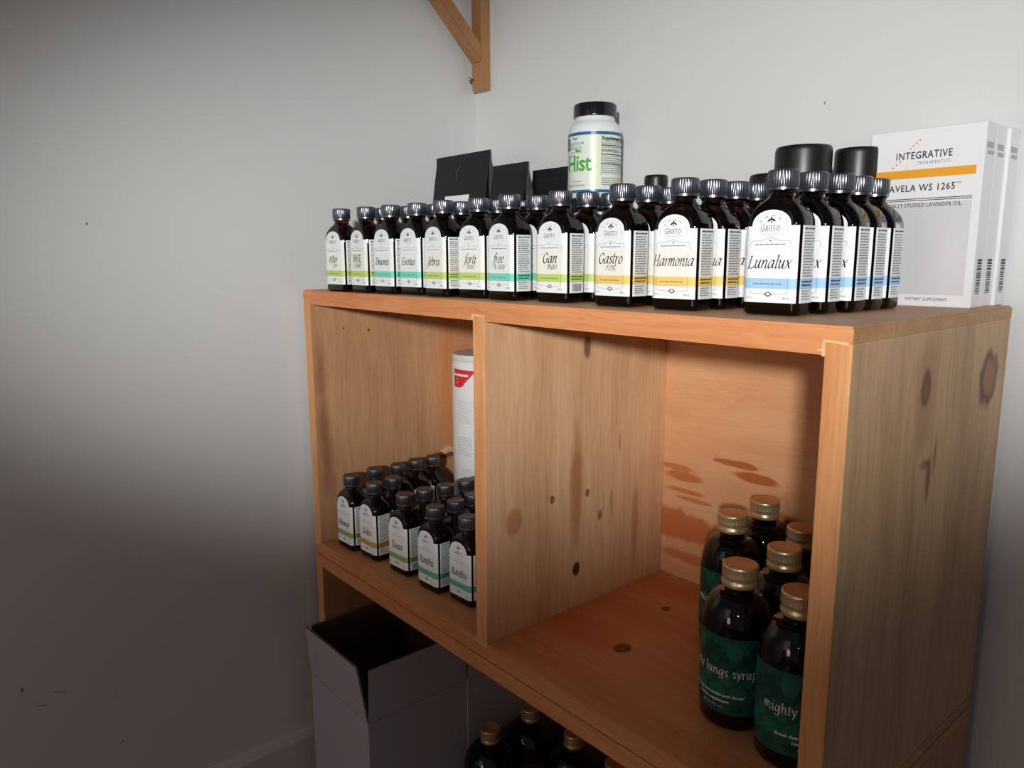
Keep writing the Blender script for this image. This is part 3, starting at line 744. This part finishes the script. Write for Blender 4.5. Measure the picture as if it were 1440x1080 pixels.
# ================================================================== WHITE CARTONS
card_m = mat('white cardboard', (176, 178, 188), rough=0.7, var=0.04, vscale=20)
kraft_m = mat('kraft cardboard inside', (92, 66, 48), rough=0.85, var=0.15, vscale=60)
corr_m = mat('corrugated edge', (120, 100, 84), rough=0.9, var=0.4, vscale=500)
def sheet(name, quad, th, parent, rim=2):
    """a thin cardboard panel: quad of 4 points, outer side = normal side"""
    a, b, c, d = [Vector(q) for q in quad]; n = (b-a).cross(d-a).normalized()
    V = [a, b, c, d, a-n*th, b-n*th, c-n*th, d-n*th]
    F = [(0,1,2,3), (7,6,5,4), (0,4,5,1), (1,5,6,2), (2,6,7,3), (3,7,4,0)]
    me = mesh(name, V, F, False, [0, 1, rim, rim, rim, rim])
    for m in (card_m, kraft_m, corr_m): me.materials.append(m)
    return obj(name, me, None, parent)
def carton(label, x0, x1, y0, y1, z0, zc, zr, flare, open_):
    c = empty('cardboard_carton', (x0, y0, z0), label, 'carton', 'white cartons in the lower crate')
    def P(x, y, z): return (x-x0, y-y0, z-z0)
    th = .003; g = .0006
    sheet('wall_panel', [P(x0, y0, z0), P(x1, y0, z0), P(x1, y0, zc), P(x0, y0, zc)], th, c, 0)
    sheet('wall_panel', [P(x1, y0+th, z0), P(x1, y1-th, z0), P(x1, y1-th, zc), P(x1, y0+th, zc)], th, c, 0)
    sheet('wall_panel', [P(x1, y1, z0), P(x0, y1, z0), P(x0, y1, zc), P(x1, y1, zc)], th, c, 0)
    sheet('wall_panel', [P(x0, y1-th, z0), P(x0, y0+th, z0), P(x0, y0+th, zc), P(x0, y1-th, zc)], th, c, 0)
    sheet('bottom_panel', [P(x0+th, y0+th, z0+.003), P(x1-th, y0+th, z0+.003), P(x1-th, y1-th, z0+.003), P(x0+th, y1-th, z0+.003)], th, c)
    z = zc+g
    if open_:
        fl = flare
        sheet('flap', [P(x0+.001, y0, z), P(x1-.002, y0, z), P(x1-.016, y0-fl, zr), P(x0+.002, y0-fl, zr)], th, c)
        sheet('flap', [P(x1, y0+.002, z), P(x1, y1, z), P(x1+fl*.3, y1-.002, zr), P(x1+fl*.3, y0+.003, zr)], th, c)
        sheet('flap', [P(x1, y1, z), P(x0, y1, z), P(x0, y1-.004, zr), P(x1, y1-.004, zr)], th, c)
        sheet('flap', [P(x0, y1, z), P(x0, y0, z), P(x0+.001, y0+.003, zr), P(x0+.001, y1-.003, zr)], th, c)
    else:
        sheet('flap', [P(x1, y0+.001, z), P(x1, y1-.001, z), P(x1-.001, y1-.002, zr), P(x1-.001, y0+.002, zr)], th, c)
        sheet('flap', [P(x0, y0, z), P(x1-.004, y0, z), P(x1-.006, y0+.002, zr), P(x0, y0+.002, zr)], th, c)
        sheet('flap', [P(x1-.004, y1, z), P(x0+.004, y1, z), P(x0+.004, y1-.003, zr), P(x1-.004, y1-.003, zr)], th, c)
        sheet('flap', [P(x0, y1, z), P(x0, y0, z), P(x0+.001, y0+.003, zr), P(x0+.001, y1-.003, zr)], th, c)
    return c
carton('open white carton with flared flaps sticking out of the lower crate', .025, .187, -.028, .131, -.771, -.550, -.476, .006, True)
carton('white carton standing behind the open one in the lower crate', .025, .1885, .1315, .286, -.771, -.550, -.470, 0, False)

# ================================================================== WHITE CANISTER IN THE LEFT BAY
tub_m = mat('white canister plastic', (232, 234, 234), rough=0.4)
red_m = mat('red print', (214, 46, 54), rough=0.5); pink_m = mat('pink print', (238, 170, 176), rough=0.5)
c = empty('canister', (.100, .238, -H), 'tall white canister with red printed panels at the back of the left bay', 'canister')
TR = .048
b_ = obj('body', autosmooth(lathe('body', [(0, 0), (TR*.95, 0), (TR, .004), (TR, .250), (TR*.985, .2525), (TR*.97, .253)], 64), 50), tub_m, c)
lidm = autosmooth(lathe('lid', [(TR*.9, .2532), (TR*.99, .2532), (TR*1.0, .2540), (TR*1.0, .2600), (TR*.985, .2625), (TR*.9, .263), (0, .262)], 64), 45)
obj('lid', lidm, mat('canister lid', (226, 226, 224), rough=0.5), c)
lab = obj('label', cyl_label('label', TR, -.10, .14, .012, .249, .0003, paper_m, 64), None, c)
# the view reaches the canister from roughly 53 degrees right of its front
v0 = math.radians(53)*TR
Rd = clip_cols(v0-.056, v0-.014, lambda a: .2150+max(0, (a-(v0-.038)))*1.05, lambda a: .2405-(a-v0)*.03)
Wt = [rect(v0-.054+.0042*i, v0-.054+.0042*i+.0034, .2318, .2352) for i in range(7)]+[rect(v0-.048, v0-.028, .2265, .2280), rect(v0-.048, v0-.032, .2215, .2230)]
Rb = clip_cols(v0-.016, v0+.030, lambda a: .076, lambda a: .096)
Wt += [rect(v0-.012, v0+.01, .088, .0905), rect(v0-.012, v0+.004, .083, .0855)]
Gr = fine_rows(v0-.048, v0+.03, .195, .160, .0036, .0008, 3, .2)+fine_rows(v0-.048, v0-.018, .140, .112, .0032, .0008, 6, .2)+fine_rows(v0-.04, v0-.016, .092, .07, .003, .0008, 8, .2)
Pk = clip_cols(v0-.015, v0+.03, lambda a: .112, lambda a: .118)+line2([(v0-.015, .118), (v0-.015, .138), (v0+.03, .138)], .0008)
obj('red_panel', print_mesh('red_panel', [(Rb, red_m, .0005)], cyl_map(TR)), None, lab)
obj('red_panel', print_mesh('red_panel', [(Rd, red_m, .0005)], cyl_map(TR)), None, lab)
obj('pink_panel', print_mesh('pink_panel', [(Pk, pink_m, .0005)], cyl_map(TR)), None, lab)
obj('lettering', print_mesh('lettering', [(Wt, paper_m, .0007), (Gr, lt_ink, .0005)], cyl_map(TR)), None, lab)

# ================================================================== SUPPLEMENT BOTTLES (stacked pair)
plast_m = mat('white bottle plastic', (226, 234, 236), rough=0.28)
blacklid_m = mat('black screw lid', (16, 17, 19), rough=0.18, coat=0.3)
lab_m = mat('pale supplement label', (226, 234, 224), rough=0.3, spec=0.5)
blue_m = mat('blue label band', (34, 104, 148), rough=0.3); hgreen_m = mat('green lettering', (74, 168, 64), rough=0.4); lime_m = mat('lime print', (228, 236, 206), rough=0.4)
PR = .0330
pb_me = autosmooth(lathe('body', [(0, 0), (.0285, 0), (.0322, .0012), (PR, .004), (PR, .0800), (.0326, .0840), (.0312, .0880), (.0285, .0915), (.0262, .0935), (.0252, .0950), (.0250, .1030), (.0235, .1035)], 64), 50); pb_me.materials.append(plast_m)
n = 120; rs = []
for z, r, kn in ((.0988, .0250, 0), (.0988, .0268, 0), (.1000, .0272, 0), (.1008, .0272, 1), (.1125, .0270, 1), (.1140, .0266, 0), (.1150, .0255, 0), (.1150, .0236, 0)):
    rs.append([((r-(.0002 if kn and i % 3 == 0 else 0))*math.cos(2*PI*i/n), (r-(.0002 if kn and i % 3 == 0 else 0))*math.sin(2*PI*i/n), z) for i in range(n)])
V = [p for r in rs for p in r]; F = []
for k in range(len(rs)-1):
    for i in range(n): F.append((k*n+i, k*n+(i+1) % n, (k+1)*n+(i+1) % n, (k+1)*n+i))
F.append(tuple(range(n-1, -1, -1))); F.append(tuple((len(rs)-1)*n+i for i in range(n)))
pl_me = autosmooth(mesh('lid', V, F), 35); pl_me.materials.append(blacklid_m)
pl_lab = cyl_label('label', PR, -.085, .085, .0065, .0790, .0003, lab_m, 96)
def supp_print():
    Bl = clip_cols(-.085, .085, lambda a: .0752, lambda a: .0790, 60)+clip_cols(-.085, .085, lambda a: .0065, lambda a: .0100, 60)
    Gn = shift(font_quads('D-Hist', .0270, 'RIGHT', .94, .88, 0, .0005), .0010, .0330)
    Gn += [ell(-.0148, .0570, .0024, .0013, 8, .7), ell(-.0190, .0575, .0028, .0016, 8, -.6)]
    Tl = [ell(-.0200, .0712, .0022, .0010, 8, .5), ell(-.0240, .0722, .0020, .0010, 8, -.4)]+shift(font_quads('MOLECULAR', .0048, 'RIGHT', 1), -.0080, .0640)+shift(font_quads('PRODUCTS', .0048, 'RIGHT', 1), -.0100, .0590)
    Tl += clip_cols(-.046, -.032, lambda a: .058, lambda a: .0735, 6)
    K = shift(font_quads('Physician Use Only', .0026, 'RIGHT', 1, 1, .1), -.0100, .0545)+shift(font_quads('NATURAL', .0034, 'RIGHT', 1.2), -.0200, .0500)
    K += shift(font_quads('40 capsules', .0026, 'RIGHT'), -.0120, .0195)+shift(font_quads('Dietary Supplement', .0034, 'RIGHT', 1, 1, .1), -.0070, .0145)
    x0, x1 = .0130, .0560
    K += shift(font_quads('Supplement Facts', .0062, 'LEFT', 1, 1, 0, .00025), x0+.0006, .0690)
    for z, h in ((.0625, .0012), (.0565, .0006), (.0520, .0012), (.0405, .0012)): K += clip_cols(x0, x1, lambda a, z=z: z-h/2, lambda a, z=z, h=h: z+h/2, 12)
    Gy = fine_rows(x0+.0008, x1, .0672, .0640, .0024, .0010, 4, .3)+fine_rows(x0+.0008, x1, .0602, .0535, .0026, .0010, 5, .5)+fine_rows(x0+.0008, x1, .0496, .0420, .0024, .0010, 6, .5)+fine_rows(x0+.0008, x1, .0380, .0290, .0026, .0010, 7, .2)
    Lm = clip_cols(.003, .0125, lambda a: .0105, lambda a: .0745, 4)+clip_cols(x0+.012, x1, lambda a: .0140, lambda a: .0285, 10)
    Gy += fine_rows(x0+.0008, x1, .0235, .0150, .0026, .0010, 17, .2)
    fr = line2([(x0, .0270), (x0, .0742), (x1, .0742)], .0003)
    return print_mesh('lettering', [(Lm, lime_m, .00045), (Bl, blue_m, .0005), (Gn, hgreen_m, .0007), (Tl, blue_m, .0006), (K+fr, ink_m, .0006), (Gy, grey_ink, .0006)], cyl_map(PR))
sp_me = supp_print()
for z, a, lab in ((.0, 20, 'white supplement bottle at the wall with another bottle standing on its lid'), (.1152, 35, 'white supplement bottle with black lid and green lettering standing tallest against the wall')):
    b = empty('supplement_bottle', (.298, .262, z), lab, 'bottle', 'white supplement bottles', math.radians(a))
    obj('body', pb_me, None, b); obj('lid', pl_me, None, b); l = obj('label', pl_lab, None, b); obj('lettering', sp_me, None, l)

# ================================================================== BLACK POUCHES
pouch_m = mat('matte black pouch', (18, 20, 25), rough=0.55, spec=0.4, bump=0.15, bscale=60)
def pouch(x0, x1, yb0, yb1, yt, zt, label, lab_=False):
    """block-bottom bag with a pinched flat top and folded-in sides"""
    o = empty('coffee_pouch', ((x0+x1)/2, (yb0+yb1)/2, 0), label, 'pouch', 'matte black stand-up pouches')
    cx, cy = (x0+x1)/2, (yb0+yb1)/2; hw = (x1-x0)/2; ym = (yb0+yb1)/2-cy
    V = []; F = []
    zs = [(0, 0.0, .0), (.04, 0.0, .15), (zt*.5, .34, .3), (zt*.78, .72, .6), (zt-.012, .97, .9), (zt, .985, .9)]
    n = 10
    for z, k, g in zs:
        y0 = (yb0-cy)*(1-k)+(yt-cy-.0012)*k; y1 = (yb1-cy)*(1-k)+(yt-cy+.0012)*k; m = (y0+y1)/2; gi = .012*g*min(1, (y1-y0)/.02)
        V += [(-hw, y0, z), (-hw/3, y0-.0015*(1-k), z), (hw/3, y0-.0015*(1-k), z), (hw, y0, z), (hw-gi, m, z), (hw, y1, z), (hw/3, y1+.0015*(1-k), z), (-hw/3, y1+.0015*(1-k), z), (-hw, y1, z), (-hw+gi, m, z)]
    for r in range(len(zs)-1):
        for i in range(n): F.append((r*n+i, r*n+(i+1) % n, (r+1)*n+(i+1) % n, (r+1)*n+i))
    F.append(tuple(range(n-1, -1, -1))); F.append(tuple((len(zs)-1)*n+i for i in range(n)))
    obj('bag', mesh('bag', V, F), pouch_m, o)
    if lab_:
        z1 = .1290
        def k(z):
            for (za, ka, _), (zb, kb, _) in zip(zs, zs[1:]):
                if za <= z <= zb:
                    q = ka+(kb-ka)*(z-za)/(zb-za); return (yb0-cy)*(1-q)+(yt-cy-.0012)*q-.0015*(1-q)-.0009
        V = [(-.030, k(.095), .095), (.026, k(.095), .095), (.026, k(z1), z1), (-.030, k(z1), z1)]
        V += [(x, y+.0004, z) for x, y, z in V]
        obj('paper_label', mesh('paper_label', V, [(0, 1, 2, 3), (7, 6, 5, 4), (0, 4, 5, 1), (1, 5, 6, 2), (2, 6, 7, 3), (3, 7, 4, 0)]), paper_m, o)
        # faint curved crease
        zz = [(-.000, .1700), (-.006, .1650), (-.009, .1600), (-.008, .1560), (-.004, .1500)]
        kk = k
        Q = line2(cr(zz, 5), .0011); V = []; F = []
        for q in Q:
            b = len(V); V += [(x, kk(z), z) for x, z in q]; F.append((b, b+1, b+2, b+3))
        obj('crease', mesh('crease', V, F), mat('pouch crease', (84, 88, 92), rough=0.5), o)
    return o
pouch(.043, .166, .180, .226, .200, .1855, 'large black pouch with white sticker, leftmost of the three pouches', True)
pouch(.173, .242, .178, .226, .200, .1630, 'black pouch in the middle of the three, without a sticker')
pouch(.188, .256, .236, .292, .258, .1600, 'black pouch beside the white supplement bottle, rightmost of the three')

# ================================================================== BLACK-LIDDED JARS
jar_m = mat('dark jar glass', (30, 18, 12), rough=0.08, coat=0.5)
jlid_m = mat('matte black jar lid', (20, 20, 22), rough=0.38)
def jar(x, y, r, h, label, lidh=.032, rl=None):
    rl = rl or r
    o = empty('black_lid_jar', (x, y, 0), label, 'jar', 'dark jars with black lids')
    zb = h-lidh
    obj('body', autosmooth(lathe('body', [(0, 0), (r*.92, 0), (r*.99, .003), (r, .008), (r, zb-.010), (r*.95, zb-.003), (r*.86, zb), (r*.84, zb+.004)], 48), 50), jar_m, o)
    obj('lid', autosmooth(lathe('lid', [(rl*.9, zb+.0005), (rl, zb+.0005), (rl, h-.005), (rl*.985, h-.0022), (rl*.94, h-.0004), (rl*.86, h), (0, h)], 64), 60), jlid_m, o)
jar(.6160, .1970, .0245, .1400, 'dark jar with the largest black lid, behind the blue-banded bottles')
jar(.6470, .2370, .0200, .1385, 'dark jar with black lid between the largest jar and the white boxes')
jar(.6260, .2810, .0190, .1375, 'dark jar with black lid against the wall, almost hidden beside the white boxes')
jar(.5580, .2480, .0240, .1240, 'low dark jar with black lid behind the yellow-banded bottles')
jar(.4470, .2000, .0125, .1290, 'slim dark jar with small black lid behind the ninth column of bottles', .016)

# ================================================================== WHITE BOXES
wb_m = mat('white glossy carton', (226, 227, 230), rough=0.28, spec=0.5)
sil_m = mat('silver carton panel', (212, 213, 216), rough=0.3, metal=0.12)
or_m = mat('orange band', (228, 158, 40), rough=0.35)
BX0, BX1, BH = .6595, .7510, .1490
front_layers = None
def box_print():
    w_ = BX1-BX0; hh = BH
    O = [rect(-w_/2+.003, w_/2-.005, .1085, .1155)]
    K = shift(font_quads('INTEGRATIVE', .0084, 'CENTER', 1.12, .80, 0, .00010), -.0005, .1245)
    Lg = shift(font_quads('THERAPEUTICS', .0036, 'CENTER', 1.3, .86), .008, .1195)
    K += shift(font_quads('LAVELA WS 1265', .0080, 'CENTER', 1.12, .86, 0, .0001), -.002, .0975)
    K += shift(font_quads('TM', .0025, 'LEFT'), w_/2-.019, .1015)
    K += [rect(-w_/2+.004, w_/2-.006, .0908, .0914), rect(-w_/2+.004, w_/2-.006, .0893, .0899)]
    K += shift(font_quads('CLINICALLY STUDIED LAVENDER OIL', .0046, 'CENTER', 1.15, .78, 0, .00004), -.002, .0842)
    K += shift(font_quads('DIETARY SUPPLEMENT', .0036, 'CENTER', 1.1, .86), .011, .0050)
    dots = [ell(-.022+.0028*i, .1205+.0024*i, .0009, .0009, 6) for i in (-1, 0, 1, 2)]+[ell(-.0115+.0024*i, .1330+.0022*i, .0009, .0009, 6) for i in range(4)]
    O += dots
    Sv = [rect(-w_/2+.002, w_/2-.006, .010, .0880)]
    f = lambda x, z, off: (x, -off, z)
    return print_mesh('lettering', [(Sv, sil_m, .0002), (O, or_m, .0004), (K, ink_m, .0004), (Lg, grey_ink, .0004)], f)
def box_side():
    rnd = random.Random(8); K = []; G = []
    z = .0115
    while z < .040:
        h = rnd.choice((.0006, .0011, .0018)); K.append(rect(-.0050, .0045, z, z+h)); z += h+rnd.choice((.0006, .001))
    G += [rect(-.008, .006, .1290, .1335), rect(-.006, .007, .1240, .1270)]
    f = lambda y, z, off: (off, y, z)
    return print_mesh('barcode', [(K, ink_m, .0003)], f), print_mesh('side_print', [(G, lt_ink, .0003)], f)
bp_me = box_print(); bc_me, bs_me = box_side()
dth = .0245
bx_me = bm_mesh('carton', box_bm(-(BX1-BX0)/2, (BX1-BX0)/2, 0, dth, 0.0, BH, .0006, 1)); bx_me.materials.append(wb_m)
for i, lab in enumerate(('white supplement box with orange stripe, frontmost of the three in the row', 'white supplement box in the middle of the row of three', 'white supplement box at the back of the row, next to the wall')):
    o = empty('supplement_box', ((BX0+BX1)/2+.001*i-(.0015 if i == 1 else 0), .2330+i*(dth+.0010), 0.0), lab, 'box', 'white supplement boxes')
    cb = obj('carton', bx_me, None, o)
    obj('front_print', bp_me, None, o)
    for nm, me in (('side_print', bs_me), ('barcode', bc_me)):
        sp = obj(nm, me, None, o); sp.location = ((BX1-BX0)/2, dth/2, 0)
